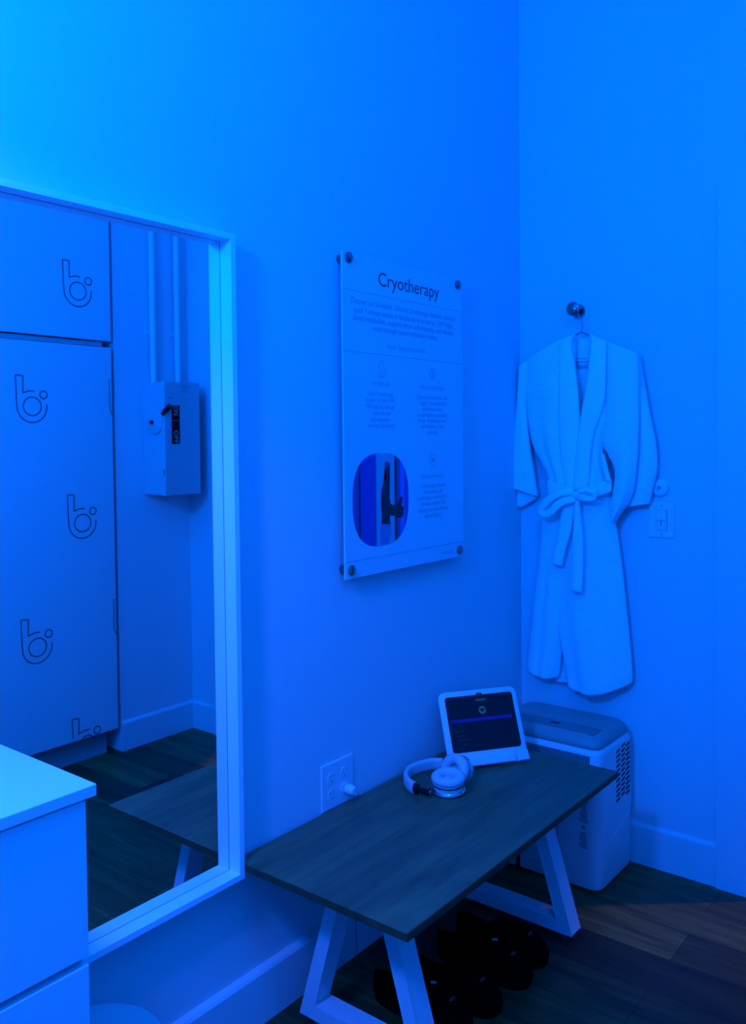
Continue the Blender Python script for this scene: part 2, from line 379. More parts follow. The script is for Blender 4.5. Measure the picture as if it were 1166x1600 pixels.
for s, a, b in (("Discover our all-electric, full-body Cryotherapy chamber, where a", (220, 440), (940, 580)),
                ("quick 3-minute session at temperatures as low as -170\u00b0F helps", (240, 508), (930, 630)),
                ("boost metabolism, supports detox and immunity, and elevates", (235, 560), (935, 680)),
                ("mood through natural endorphin release.", (370, 640), (825, 712))): put(bm, s, a, b, .0235, bold=.008)
obj('intro_text', bm, 'line', po); bm = BM()
put(bm, "Session Duration: 3 minutes", (468, 768), (738, 802), .018)
obj('duration_text', bm, 'line', po)
bm = BM()
put(bm, "METABOLISM", (365, 1030), (490, 1038), .016)
for s, a, b in (("Each Cryotherapy", (345, 1098), (515, 1110)), ("session can burn 300-", (322, 1142), (528, 1150)), ("500 calories through", (328, 1188), (526, 1197)),
                ("cold-induced", (368, 1236), (495, 1238)), ("thermogenesis -", (352, 1280), (498, 1282)), ("embrace the shiver!", (335, 1324), (525, 1325))): put(bm, s, a, b, .019)
obj('left_column_text', bm, 'line', po)
bm = BM()
put(bm, "MOOD & DE-STRESS", (703, 1055), (870, 1068), .016)
for s, a, b in (("Exposure to extreme cold", (680, 1118), (890, 1135)), ("triggers the release of", (697, 1165), (880, 1170)), ("endorphins and", (720, 1205), (855, 1212)),
                ("norepinephrine, elevating", (680, 1248), (893, 1252)), ("mood, sharpening focus", (685, 1287), (887, 1290)), ("and building stress", (710, 1328), (868, 1330))): put(bm, s, a, b, .019)
put(bm, "resilience.", (750, 158), (828, 160), .019, 640)
obj('right_column_text', bm, 'line', po)
bm = BM()
put(bm, "DETOX & IMMUNITY", (712, 475), (870, 465), .016, 640)
for s, a, b in (("Cryotherapy increases", (700, 535), (882, 527)), ("white blood cell", (727, 577), (857, 570)), ("production, fortifying the", (687, 620), (892, 605)),
                ("immune system and", (707, 660), (878, 648)), ("helping the body defend", (690, 708), (893, 688)), ("against illness.", (735, 745), (850, 735))): put(bm, s, a, b, .019, 640)
obj('lower_column_text', bm, 'line', po)
bm = BM(); put(bm, "THE COVE", (860, 1004), (930, 1000), .016, 640); obj('footer_text', bm, 'line', po)
def ribbon(bm, pts, hw, x, close=False):
    p = [Vector((x, a, b)) for a, b in pts]; prev = None; first = None; n = len(p)
    for i in range(n):
        a = p[(i-1) % n] if close else p[max(i-1, 0)]; b = p[(i+1) % n] if close else p[min(i+1, n-1)]
        t = (b-a).normalized(); s = Vector((0, -t.z, t.y))*hw; cur = (bm.verts.new(p[i]+s), bm.verts.new(p[i]-s))
        if prev: bm.faces.new((prev[0], prev[1], cur[1], cur[0]))
        else: first = cur
        prev = cur
    if close: bm.faces.new((prev[0], prev[1], first[1], first[0]))
bm = BM()
c = onx(*zl((432, 930)), PX); ribbon(bm, [(c.y+.018*math.sin(t)*(1 if math.cos(t) < 0 else .55+.45*(1-math.cos(t))), c.z-.008+(.016 if math.cos(t) < 0 else .036)*math.cos(t)) for t in [2*PI*k/24 for k in range(24)]], .0009, PX+.0004, True)
ribbon(bm, [(c.y+.006*math.sin(2*PI*k/12), c.z-.012+.009*math.cos(2*PI*k/12)) for k in range(12)], .0009, PX+.0004, True)
obj('flame_icon', bm, 'line', po)
bm = BM(); c = onx(*zl((787, 962)), PX)
ribbon(bm, [(c.y+.016*math.cos(2*PI*k/20)*(1+.08*math.cos(4*PI*k/10)), c.z+.015*math.sin(2*PI*k/20)) for k in range(20)], .0014, PX+.0004, True)
ribbon(bm, [(c.y-.010, c.z+.004), (c.y-.004, c.z-.006), (c.y+.004, c.z-.006), (c.y+.010, c.z+.004)], .0011, PX+.0004); ribbon(bm, [(c.y, c.z+.012), (c.y, c.z-.012)], .0008, PX+.0004)
obj('mind_icon', bm, 'line', po)
bm = BM(); c = onx(*zl((791, 353), oy=640), PX)
ribbon(bm, [(c.y, c.z+.020), (c.y+.014, c.z+.014), (c.y+.014, c.z-.004), (c.y+.008, c.z-.015), (c.y, c.z-.021), (c.y-.008, c.z-.015), (c.y-.014, c.z-.004), (c.y-.014, c.z+.014)], .0012, PX+.0004, True)
box(bm, (PX, c.y-.006, c.z-.0012), (PX+.0005, c.y+.006, c.z+.0022)); box(bm, (PX, c.y-.0018, c.z-.006), (PX+.0005, c.y+.0018, c.z+.007))
obj('shield_icon', bm, 'midink', po)
# printed photograph in its rounded window
PYc, PZc, RA, RB = -.909, 1.3225, .1345, .1375
def se(y):  # half height of the rounded window at y
    u = min(1, abs(y-PYc)/RA); return RB*(1-u**2.6)**(1/2.6)
def zx(v): return onx(500+v*.22298, 780, PX).y
def band(a, b, m, x, name='band'):
    a, b = max(a, PYc-RA), min(b, PYc+RA); n = max(2, int((b-a)/.006)); bm = BM(); prev = None
    for k in range(n+1):
        y = a+(b-a)*k/n; h = se(y); cur = (bm.verts.new((x, y, PZc-h)), bm.verts.new((x, y, PZc+h)))
        if prev: bm.faces.new((prev[0], cur[0], cur[1], prev[1]))
        prev = cur
    return obj(name, bm, m, ph)
bm = BM(); pts = []
for k in range(64):
    t = 2*PI*k/64; cx, sx = math.cos(t), math.sin(t)
    pts.append(Vector((PX, PYc+RA*abs(cx)**(2/2.6)*(1 if cx > 0 else -1), PZc+RB*abs(sx)**(2/2.6)*(1 if sx > 0 else -1))))
ph = obj('photo_print', prism(BM(), pts, (.0004, 0, 0)), 'p_blue', po); ph['label'] = 'printed photo of a person standing in a cold chamber doorway'
xx = PX+.0006
band(zx(225), zx(272), 'p_dark', xx); band(zx(272), zx(283), 'p_black', xx); band(zx(383), zx(395), 'p_dark', xx)
band(zx(395), zx(522), 'p_mist', xx); band(zx(522), zx(540), 'p_black', xx); band(zx(540), zx(562), 'p_dark', xx); band(zx(562), zx(592), 'p_side', xx); band(zx(592), zx(600), 'p_dark', xx)
def poly(pts, m, x, name):
    bm = BM(); bm.faces.new([bm.verts.new(Vector((x, *onx(*zl(p, oy=640), PX).yz))) for p in pts]); bmesh.ops.triangulate(bm, faces=bm.faces); return obj(name, bm, m, ph)
poly([(425, 800), (492, 800), (498, 850), (488, 900), (480, 938), (430, 946), (420, 890)], 'p_legs', xx+.0003, 'legs')
poly([(452, 372), (470, 362), (488, 376), (490, 405), (484, 430), (482, 480), (488, 500), (484, 560), (486, 620), (494, 660), (520, 672), (545, 655), (562, 612), (578, 612), (576, 640), (570, 672), (585, 680), (584, 735), (572, 756), (545, 757), (520, 742), (500, 745), (488, 735), (490, 780), (494, 805), (430, 800), (436, 740), (428, 700), (426, 640), (430, 560), (445, 505), (462, 488), (462, 440), (452, 410)], 'p_black', xx+.0006, 'figure')
poly([(456, 376), (470, 366), (484, 380), (486, 402), (470, 410), (456, 404)], 'p_skin', xx+.0009, 'head')
# standoffs
for k, (yy, zz) in enumerate(((-1.052, 2.012), (-.490, 2.010), (-.488, 1.128), (-1.053, 1.130))):
    bm = BM(); lathe(bm, [(.0125, 0), (.0125, .028)], (0, yy, zz), (1, 0, 0), 28)
    s = obj('standoff', bm, 'dchrome', po, smooth=True)
    bm = BM(); lathe(bm, [(.0150, 0), (.0155, .003), (.0150, .006), (.012, .008)], (PX, yy, zz), (1, 0, 0), 28)
    obj('cap', bm, 'brass' if k == 3 else 'dchrome', s, smooth=True)

# ------------------------------------------------------------------ outlet plate
ot = thing('wall_outlet', (.003, -1.087, .455), 'white four-socket wall outlet plate just above the back edge of the bench', 'outlet')
obj('plate', bx((0, -1.157, .456), (.006, -1.019, .589), .003), 'plastic', ot)
for yy, zz in ((-1.117, .546), (-1.059, .546), (-1.117, .498), (-1.059, .498)):
    bm = BM(); lathe(bm, [(.0165, 0), (.0165, .0015)], (.006, yy, zz), (1, 0, 0), 24); s = obj('socket', bm, 'plastic', ot, smooth=True)
    bm = BM(); box(bm, (.0072, yy-.0075, zz+.001), (.0078, yy-.0050, zz+.010)); box(bm, (.0072, yy+.0050, zz+.002), (.0078, yy+.0075, zz+.009)); lathe(bm, [(.0028, 0), (.0028, .0005)], (.0073, yy, zz-.008), (1, 0, 0), 10)
    obj('slots', bm, 'line', s)
pg = thing('power_plug', (.02, -1.052, .49), 'small white power plug in the lower right socket of the outlet', 'plug')
bm = BM(); lathe(bm, [(.013, 0), (.015, .006), (.0145, .022), (.010, .030)], (.0075, -1.052, .497), (1, 0, -.12), 20); obj('plug_body', bm, 'plastic', pg, smooth=True)
bm = BM(); tube(bm, [(.034, -1.052, .494), (.036, -1.044, .482), (.024, -1.036, .470), (.009, -1.030, .458), (.006, -1.030, .43), (.006, -1.030, .17), (.026, -1.03, .12), (.027, -1.03, .01)], .0030, 8); obj('cord', bm, 'plastic', pg, smooth=True)

# ------------------------------------------------------------------ light switch, round sensor
sw = thing('light_switch', (.543, -.003, 1.154), 'square-edged white light switch plate on the wall below the round sensor', 'light switch')
obj('plate', bx((.499, -.006, 1.155), (.587, 0, 1.276), .002), 'plastic', sw)
bm = BM(); box(bm, (.524, -.0065, 1.180), (.563, -.006, 1.250)); obj('frame_gap', bm, 'line', sw)
obj('rocker', bx((.5255, -.0105, 1.1815), (.5615, -.006, 1.2485), .0015), 'plastic', sw)
bm = BM(); box(bm, (.527, -.0110, 1.212), (.560, -.0103, 1.214)); box(bm, (.541, -.0110, 1.196), (.545, -.0103, 1.218)); obj('indicator', bm, 'midink', sw)
bm = BM(); lathe(bm, [(.003, 0), (.0025, .001)], (.543, -.006, 1.264), (0, -1, 0), 10); obj('screw', bm, 'midink', sw); bm = BM(); lathe(bm, [(.003, 0), (.0025, .001)], (.543, -.006, 1.167), (0, -1, 0), 10); obj('screw', bm, 'midink', sw)
se_ = thing('round_sensor', (.537, -.01, 1.296), 'round white wall sensor with a ring, right of the robe sleeve', 'sensor')
bm = BM(); lathe(bm, [(.030, 0), (.031, .004), (.029, .010), (.025, .013), (.016, .013)], (.537, 0, 1.326), (0, -1, 0), 40); obj('housing', bm, 'plastic', se_, smooth=True)
bm = BM(); lathe(bm, [(.0135, .0128), (.0130, .0142), (.0100, .0150), (.0098, .0142)], (.537, 0, 1.326), (0, -1, 0), 32); obj('ring', bm, 'conduit', se_, smooth=True)
bm = BM(); lathe(bm, [(.0075, .0140), (.0070, .0155)], (.537, 0, 1.326), (0, -1, 0), 32); obj('button', bm, 'kick', se_, smooth=True)

# ------------------------------------------------------------------ bench
be = thing('bench', (.293, -.931, 0), 'low bench with dark wood top on white trapezoid steel legs', 'bench')
obj('top', bx((.012, -1.487, .4405), (.541, -.375, .46), .0015), 'bench', be)
obj('edge_band', bx((.0125, -1.4874, .4402), (.5418, -.3746, .4585), .0008), 'edge', be)
for ya in (-1.338, -.600):
    yb = ya+.060; bm = BM(); zb, zt = .022, .4405; k = .30; w_ = .036
    def X0(z): return .085+(z-zb)*k
    def X1(z): return .491-(z-zb)*k
    h = w_*.98; t_ = w_*1.05
    out = [(X0(zb), zb), (X1(zb), zb), (X1(zt), zt), (X0(zt), zt)]
    inn = [(X0(zb+h)+t_, zb+h), (X1(zb+h)-t_, zb+h), (X1(zt-.028)-t_, zt-.028), (X0(zt-.028)+t_, zt-.028)]
    for a in range(4):
        b = (a+1) % 4; q = [out[a], out[b], inn[b], inn[a]]; prism(bm, [Vector((x, ya, z)) for x, z in q], (0, yb-ya, 0))
    bmesh.ops.remove_doubles(bm, verts=bm.verts, dist=1e-5)
    # drop the inner walls where members meet
    bad = [f for f in bm.faces if any(g is not f and set(g.verts) == set(f.verts) for v in f.verts for g in v.link_faces)]
    bmesh.ops.delete(bm, geom=list(set(bad)), context='FACES')
    bmesh.ops.bevel(bm, geom=[e for e in bm.edges if len(e.link_faces) == 2 and e.calc_face_angle(0) > .3], offset=.0018, segments=2, affect='EDGES')
    lg = obj('leg', bm, 'powder', be)
    for x in (.125, .452):
        bm = BM(); lathe(bm, [(.016, 0), (.017, .005), (.008, .008), (.008, .024)], (x, ya+.03, 0), (0, 0, 1), 20); obj('foot_glide', bm, 'chrome', lg, smooth=True)

# ------------------------------------------------------------------ portable machine behind the bench
mc = thing('portable_dehumidifier', (.24, -.17, 0), 'white portable dehumidifier with grey lid and side vents, behind the bench in the corner', 'dehumidifier')
x0, x1, y0, y1 = .03, .448, -.302, -.018
bm = BM()
loft(bm, [rrect(x0+i, x1-i, y0+i, y1-i, r, z, 8) for z, i, r in ((.006, .010, .03), (.012, .003, .034), (.03, 0, .036), (.457, 0, .036), (.465, .002, .035), (.471, .008, .034), (.475, .014, .032))])
body = obj('body', bm, 'machine', mc, smooth=True)
bm = BM()
loft(bm, [rrect(x0+i, x1-i, y0+i, y1-i*.7, r, z, 8) for z, i, r in ((.475, .012, .034), (.478, .007, .036), (.484, .006, .036), (.498, .012, .036), (.508, .022, .036), (.514, .036, .036), (.516, .07, .036))])
lid = obj('lid', bm, 'lid', mc, smooth=True)
bm = BM(); prism(bm, rrect(.09, .412, -.262, -.195, .015, .5140), (0, 0, .003)); pn = obj('control_panel', bm, 'lidpanel', lid)
c = onz(868, 1129, .517); obj('display', bx((c.x-.017, c.y-.007, .5165), (c.x+.017, c.y+.007, .5176)), 'black', pn)
c = onz(893, 1137.5, .517); bm = BM(); lathe(bm, [(.003, 0), (.003, .001)], (c.x, c.y, .5167), n=10); obj('power_light', bm, 'label', pn)
obj('front_grille', bx((.07, y0-.0012, .395), (.414, y0+.002, .455), .0005), 'grille', mc)
bm = BM(); prism(bm, [Vector((x1+.0006, y, z)) for y, z in ((-.268, .372), (-.262, .372), (-.262, .422), (-.268, .422))], (-.004, 0, 0)); obj('level_window', bm, 'midink', mc)
bm = BM()
for c_ in range(3):
    for r in range(11):
        yy = -.150+c_*.042; zz = .438-r*.0168+(0 if c_ % 2 == 0 else .0075)+(yy+.15)*.0
        if c_ == 2: yy -= .002
        d = .015; t = .0042
        prism(bm, [Vector((x1+.0008, yy+a, zz+b)) for a, b in ((-d, -t-.001), (d, -t+.003), (d, t+.003), (-d, t-.001))], (-.003, 0, 0))
obj('side_vent', bm, 'slot', mc)
bm = BM(); tube(bm, [(x1, -.21, .155), (x1, -.05, .200), (x1, -.042, .235), (x1, -.042, .30)], .0016, 6); obj('handle_recess', bm, 'plastic', mc)
# front: tank door outline, dark latch, column of small printed marks
bm = BM(); yy = y0-.0002
tube(bm, [(.20, yy, .40), (.348, yy, .40), (.352, yy, .30), (.348, yy, .292), (.30, yy, .290), (.298, yy, .05), (.20, yy, .05)], .0018, 6); obj('tank_outline', bm, 'lid', mc)
obj('latch', bx((.142, y0-.004, .002), (.156, y0+.004, .08), .001), 'black', mc)
bm = BM(); random.seed(11)
for k in range(34):
    z = .352-k*.0062
    if k in (20, 24): continue
    if k == 22: lathe(bm, [(.0065, 0), (.0065, .0004)], (.392, y0, z), (0, -1, 0), 14); continue
    if k in (21, 23): continue
    a = .392-random.uniform(.008, .017); b = .392+random.uniform(.008, .017)
    box(bm, (a, y0-.0006, z-.0017), (b, y0+.0005, z+.0017))
obj('printed_marks', bm, 'midink', mc)

# ------------------------------------------------------------------ robe on its hanger and hook
hk = thing('wall_hook', (.237, -.02, 1.93), 'chrome robe hook on the wall above the white robe', 'hook')
c = ony(907, 486, 0)
bm = BM(); lathe(bm, [(.022, 0), (.024, .003), (.021, .008), (.010, .011)], (c.x-.004, 0, c.z), (0, -1, 0), 32); obj('base_plate', bm, 'dchrome', hk, smooth=True)  # hook's dark chrome carries black reflections in its base colour
bm = BM(); tube(bm, [(c.x-.004, -.008, c.z), (c.x-.003, -.026, c.z), (c.x, -.040, c.z+.003), (c.x, -.055, c.z+.001)], [.008, .007, .008, .010], 14); obj('stem', bm, 'dchrome', hk, smooth=True)
bm = BM(); lathe(bm, [(.008, 0), (.022, .002), (.025, .007), (.024, .012), (.016, .017), (.004, .019)], (c.x, -.052, c.z+.001), (0, -1, 0), 32); obj('knob', bm, 'dchrome', hk, smooth=True)
hx = c.x; kz = c.z
ha = thing('clothes_hanger', (hx, -.045, 1.80), 'thin wire clothes hanger inside the neck of the robe', 'hanger')
n = ony(909, 519, -.05)
bm = BM(); pts = [Vector((hx-.016+.0, -.045, kz-.020))]
pts = [Vector((hx+.014*math.cos(a)-.000, -.046, kz-.002+.0175*math.sin(a))) for a in [math.radians(d) for d in range(200, -60, -20)]]
pts += [Vector((n.x+.004, -.047, n.z+.020)), Vector((n.x, -.05, n.z+.008)), Vector((n.x, -.05, n.z))]
tube(bm, pts, .0021, 8); obj('hook', bm, 'gum', ha, smooth=True)
for s, e in ((-1, ony(836, 556, -.05)), (1, ony(980, 549, -.05))):
    q = ony(895 if s < 0 else 924, 526 if s < 0 else 525, -.05)
    bm = BM(); tube(bm, [Vector((n.x, -.05, n.z)), q, Vector((e.x, -.05, e.z-.012))], .0026, 8); obj('arm', bm, 'gum', ha, smooth=True)

ro = thing('bathrobe', (.26, -.05, .60), 'white waffle bathrobe with tied belt hanging from the wall hook', 'bathrobe')
def cr(p0, p1, p2, p3, t):
    return .5*((2*p1)+(-p0+p2)*t+(2*p0-5*p1+4*p2-p3)*t*t+(-p0+3*p1-3*p2+p3)*t*t*t)
def cloth(name, rows, base, bulge=.03, folds=(), N=26, sub=6, m='robe', parent=None, thick=.005, base2=None, sag=0, lift=None):
    """sheet of cloth between left and right outline points; base is its distance from the wall"""
    base2 = base if base2 is None else base2
    L = [ony(*a, -base) for a, b in rows]; R = [ony(*b, -base2) for a, b in rows]; n = len(rows); bm = BM(); grid = []
    for i in range(n-1):
        for k in range(sub+(1 if i == n-2 else 0)):
            t = k/sub; g = lambda A: cr(A[max(i-1, 0)], A[i], A[i+1], A[min(i+2, n-1)], t)
            l, r = g(L), g(R); v = (i+t)/(n-1); row = []
            for c_ in range(N+1):
                u = c_/N; p = l.lerp(r, u); d = bulge*(1-abs(2*u-1)**2.5)
                for f, amp, ph_, v0 in folds: d += amp*math.sin(2*PI*f*u+ph_+.6*math.sin(3*v))*min(1, max(0, (v-v0)*2.5 if v0 >= 0 else (-v0-v)*2.5))*(1-abs(2*u-1)**4)
                p.y -= d
                if lift: p.y -= lift(u, v)
                if sag and i >= n-3: p.z -= sag*(v**8)*(1-(2*u-1)**2)
                p.y = min(p.y, -.012); row.append(bm.verts.new(p))
            grid.append(row)
    for a, b in zip(grid, grid[1:]):
        for c_ in range(N): bm.faces.new((a[c_], a[c_+1], b[c_+1], b[c_]))
    return obj(name, bm, m, parent or ro, smooth='all', solid=thick)
# back of the robe seen inside the neck and below the hem
cloth('back_panel', [((884, 528), (934, 528)), ((880, 545), (938, 545)), ((850, 570), (975, 570)), ((848, 650), (950, 650)), ((862, 740), (948, 740)), ((858, 850), (960, 850)), ((852, 950), (970, 950)), ((860, 1040), (972, 1040)), ((869, 1066), (960, 1068))], .020, .006, N=12)
nk = cloth('neck_label', [((901, 558), (921, 557)), ((902, 576), (919, 575))], .031, .001, N=4, sub=3, m='robe2', thick=.001)
bm = BM(); a = ony(899.5, 566, -.034); b = ony(921, 565, -.034); tube(bm, [a, b], .0016, 6); obj('label_stitch', bm, 'line', nk)
bm = BM()
for yy in (560, 570.5, 573): a = ony(904, yy, -.034); b = ony(918, yy, -.034); tube(bm, [a, b], .0011, 5)
obj('label_print', bm, 'line', nk)
cloth('sleeve_back', [((985, 545), (1000, 557)), ((988, 600), (1009, 606)), ((990, 660), (1018, 655)), ((989, 700), (1026, 695)), ((984, 740), (1027.5, 733)), ((978, 772), (1020.5, 766)), ((976, 793), (1015.7, 787))], .020, .022, ((1.5, .003, .5, .2),), N=14)
fl = lambda u, v: -.012*math.exp(-((u-.97)/.06)**2)
cloth('sleeve', [((812, 575), (826, 563)), ((810, 610), (824, 605)), ((807.5, 645), (823.5, 640)), ((801, 692), (829, 698)), ((796, 722), (833.5, 726)), ((792, 742), (837.5, 752)), ((789.5, 757), (841, 775.5))], .028, .020, ((1, .004, 1, .3),), N=14, base2=.040)
cloth('cuff', [((805, 761), (841, 776)), ((806, 772), (836, 781)), ((807, 788), (814, 793.5))], .020, .008, N=8, sub=4)
cloth('front_panel', [((826, 562), (899, 522)), ((823, 585), (900, 575)), ((823, 618), (904, 615)), ((826, 655), (907, 660)), ((833, 694), (905, 700)), ((847, 722), (903, 730)), ((857, 744), (901, 750)), ((859, 766), (899, 768))], .042, .030,
      ((2.2, .007, .4, .15), (4.5, .002, 1, .4)), N=34, base2=.055)
cloth('front_panel', [((922, 522), (962, 538)), ((920, 570), (962, 575)), ((914, 615), (960, 612)), ((905, 660), (955, 655)), ((898, 698), (943, 698)), ((897, 725), (945, 725)), ((897, 750), (951, 752)), ((897, 768), (954.5, 774))], .055, .026,
      ((2.2, .007, 2, .3), (5, .002, 0, .4)), N=30, base2=.040)
cloth('sleeve', [((944, 531), (997, 551)), ((945, 565), (999, 590)), ((945, 605), (999, 620)), ((943.5, 645), (999, 655)), ((941.5, 690), (998, 692)), ((951, 710), (997, 712)), ((962, 735), (994, 740)), ((959, 768), (991, 765)), ((955, 792), (982, 787)), ((957, 808), (972, 800)), ((960, 816), (963, 814))], .048, .030,
      ((1.3, .005, 2.2, .3), (.5, .004, 0, .5)), N=24, base2=.055)
# collar bands crossing at the waist
cloth('collar_band', [((875, 533), (897.5, 522.5)), ((874.5, 560), (893.5, 541)), ((874, 585), (899, 571)), ((873.5, 620), (904, 614)), ((873.5, 660), (906.5, 661)), ((876, 700), (904.5, 700)), ((880, 735), (901, 735)), ((887, 768), (899, 768))], .076, .007, N=10, m='robe2', thick=.006)
cloth('collar_band', [((924, 522.5), (948, 534)), ((922, 560), (947.5, 566)), ((914.5, 614), (946.5, 604)), ((906.5, 661), (943.5, 632)), ((902, 700), (928, 680)), ((899, 730), (922.5, 722)), ((896, 768), (920, 760))], .080, .007, N=10, m='robe2', thick=.006, base2=.074)
# skirt
cloth('skirt_panel', [((858.5, 762), (905, 766)), ((851, 790), (903, 795)), ((847, 815), (900, 820)), ((844, 865), (893, 866)), ((839, 905), (889, 905)), ((834, 943), (885, 940)), ((829, 1000), (880, 1000)), ((825, 1040), (875, 1050)), ((830, 1048), (870, 1058))], .030, .030,
      ((1.6, .006, .6, .1), (3.4, .002, 1.6, .3)), N=28, base2=.040, sag=.006)
cloth('skirt_panel', [((882, 762), (954, 764)), ((878, 790), (959, 795)), ((875, 820), (963.5, 820)), ((871.5, 885), (973, 888)), ((870.5, 950), (980, 953)), ((877, 1005), (985.5, 1010)), ((885, 1045), (989, 1055)), ((888, 1073), (987.5, 1066))], .052, .034,
      ((1.7, .007, 2.9, .1), (3.6, .003, .4, .25)), N=40, base2=.026, sag=.030)
# belt
cloth('belt', [((856, 749), (899, 763)), ((856, 772), (899, 781))], .070, .016, ((1.5, .003, .3, -2),), N=16, sub=5, m='robe2')
cloth('belt', [((918, 765), (956, 748)), ((919, 783), (956, 768))], .080, .010, ((1.5, .003, 2, -2),), N=16, sub=5, m='robe2', base2=.055)
cloth('belt_loop', [((939, 704), (945, 712)), ((941, 725), (949, 728)), ((948, 752), (955, 752))], .074, .002, N=4, m='robe2', base2=.066)
c = ony(909, 774, -.112); bm = BM()
bmesh.ops.create_uvsphere(bm, u_segments=28, v_segments=18, radius=1)
for v in bm.verts:
    p = v.co; s = 1+.16*math.sin(5*p.x+2*p.z)+.1*math.sin(7*p.z-3*p.x); v.co = Vector((c.x+p.x*.034*s, c.y+p.y*.020, c.z+p.z*.018*s-p.x*.004))
knot = obj('knot', bm, 'robe2', ro, smooth='all')
def ribbon3(name, px, base, wd, m='robe2', thick=.005):
    """flat belt ribbon along a path of (px, py, distance from wall)"""
    P_ = [ony(a, b, -y) for a, b, y in px]; Q = []
    n_ = len(P_)
    for i in range(n_-1):
        for k in range(6): Q.append(cr(P_[max(i-1, 0)], P_[i], P_[i+1], P_[min(i+2, n_-1)], k/6))
    Q.append(P_[-1]); bm = BM(); prev = None
    for i, p in enumerate(Q):
        t = (Q[min(i+1, len(Q)-1)]-Q[max(i-1, 0)]).normalized(); s = t.cross(Vector((0, -1, .35))).normalized()*wd/2
        cur = [bm.verts.new(p+s*f+Vector((0, -.004*(1-f*f), 0))) for f in (-1, -.5, 0, .5, 1)]
        if prev:
            for j in range(4): bm.faces.new((prev[j], prev[j+1], cur[j+1], cur[j]))
        prev = cur
    return obj(name, bm, m, ro, smooth='all', solid=thick)
ribbon3('bow_loop', [(897, 768, .118), (880, 769, .122), (864, 776, .122), (851, 788, .116), (845.5, 797, .110), (852, 803, .114), (862, 799, .124), (872, 789, .126), (884, 782, .124), (899, 779, .120)], 0, .030)
ribbon3('bow_loop', [(905, 768, .126), (916, 765, .130), (928, 769, .128), (928, 778, .122), (916, 779, .122), (906, 777, .122)], 0, .020)
cloth('belt_tail', [((880, 787), (899, 784)), ((878, 800), (897, 800)), ((873, 830), (892, 832)), ((867, 860), (884, 860)), ((863.5, 880), (878.5, 884.5))], .100, .006, N=8, m='robe2')
cloth('belt_tail', [((897, 780), (906, 782)), ((898, 797), (907, 800)), ((896, 835), (911, 836)), ((895, 880), (911.5, 880)), ((893.5, 924), (910, 926.5))], .112, .006, N=8, m='robe2', base2=.108)

# ------------------------------------------------------------------ tablet in its case, standing on the bench
h_, tl = .96022647, .45763957; tw, th = .275, .238
u = Vector((math.cos(h_), math.sin(h_), 0)); bk = Vector((-math.sin(h_), math.cos(h_), 0)); v = Vector((0, 0, 1))*math.cos(tl)+bk*math.sin(tl); nn = u.cross(v)
if nn.dot(bk) > 0: nn = -nn
P0 = Vector((.1270, -.6942, .4658)) - nn*0
tb = thing('tablet', (P0+u*tw/2), 'tablet in a chunky white case propped up on the bench, screen on', 'tablet')
def Q(a, b, c_=0): return P0+u*a+v*b+nn*c_
def rr2(a0, a1, b0, b1, r, c_, n_=6):
    return [Q(p.x, p.y, c_) for p in rrect(a0, a1, b0, b1, r, 0, n_)]
bm = BM(); loft(bm, [rr2(i, tw-i, .0005+i, th-i, .022, c_, 6) for c_, i in ((-.0115, .004), (-.009, .001), (-.003, .001), (0, .005))]); cs = obj('case', bm, 'cover', tb, smooth=True)
sa, sb, sc_, sd = .020, tw-.018, .046, th-.018
bm = BM(); prism(bm, rr2(sa, sb, sc_, sd, .010, .0001), nn*.0006); scn = obj('screen', bm, 'screen', tb)
bm = BM(); prism(bm, [Q(a, b, 0) for a, b in ((.130, sd-.001), (.152, sd-.001), (.150, sd+.006), (.132, sd+.006))], nn*.0007); obj('camera_notch', bm, 'black', tb)
def srect(bm, a0, b0, a1, b1, c_=.0009): prism(bm, [Q(a0, b0, c_), Q(a1, b0, c_), Q(a1, b1, c_), Q(a0, b1, c_)], nn*.0002)
sw_, sh = sb-sa, sd-sc_
def SA(f): return sa+sw_*f
def SB(f): return sd-sh*f
bm = BM(); srect(bm, SA(.04), SB(.47), SA(.94), SB(.415)); obj('blue_bar', bm, 'bar', scn)
bm = BM(); prism(bm, [Q(SA(.52)+.0125*math.cos(t), SB(.285)+.0125*math.sin(t), .0009) for t in [2*PI*k/28 for k in range(28)]], nn*.0002); bd = obj('round_badge', bm, 'badge', scn)
bm = BM(); prism(bm, [Q(SA(.52)+.0085*math.cos(t), SB(.275)+.0050*math.sin(t)+.002*math.cos(2*t), .0012) for t in [2*PI*k/20 for k in range(20)]], nn*.0002); obj('badge_emblem', bm, 'screen', bd)
bm = BM(); prism(bm, [Q(p.x, p.y, .0009) for p in rrect(SA(.44), SA(.60), SB(.115), SB(.075), .003, 0, 4)], nn*.0002); obj('top_pill', bm, 'ui', scn)
for a, b, a2 in ((.05, .565, .12), (.07, .625, .20), (.09, .705, .23), (.105, .775, .27), (.12, .855, .22), (.09, .925, .17), (.03, .05, .14), (.50, .155, .56), (.50, .39, .56), (.45, .455, .56)):
    bm = BM(); x_ = a
    while x_ < a2: srect(bm, SA(x_), SB(b+.006), SA(min(a2, x_+.022)), SB(b-.004), .0011); x_ += .028
    obj('list_line', bm, 'uid', scn)
bm = BM(); A_ = [(.040, .004), (tw-.046, .004), (tw-.046, .026), (.040, .026)]
loft(bm, [[Q(a, b, c_) for a, b in ((.030+i, .001+i), (tw-.048-i, .001+i), (tw-.048-i, .024-i), (.030+i, .024-i))] for c_, i in ((0, 0), (.009, .001), (.012, .004))]); obj('handle_bar', bm, 'cover', tb)
bm = BM()
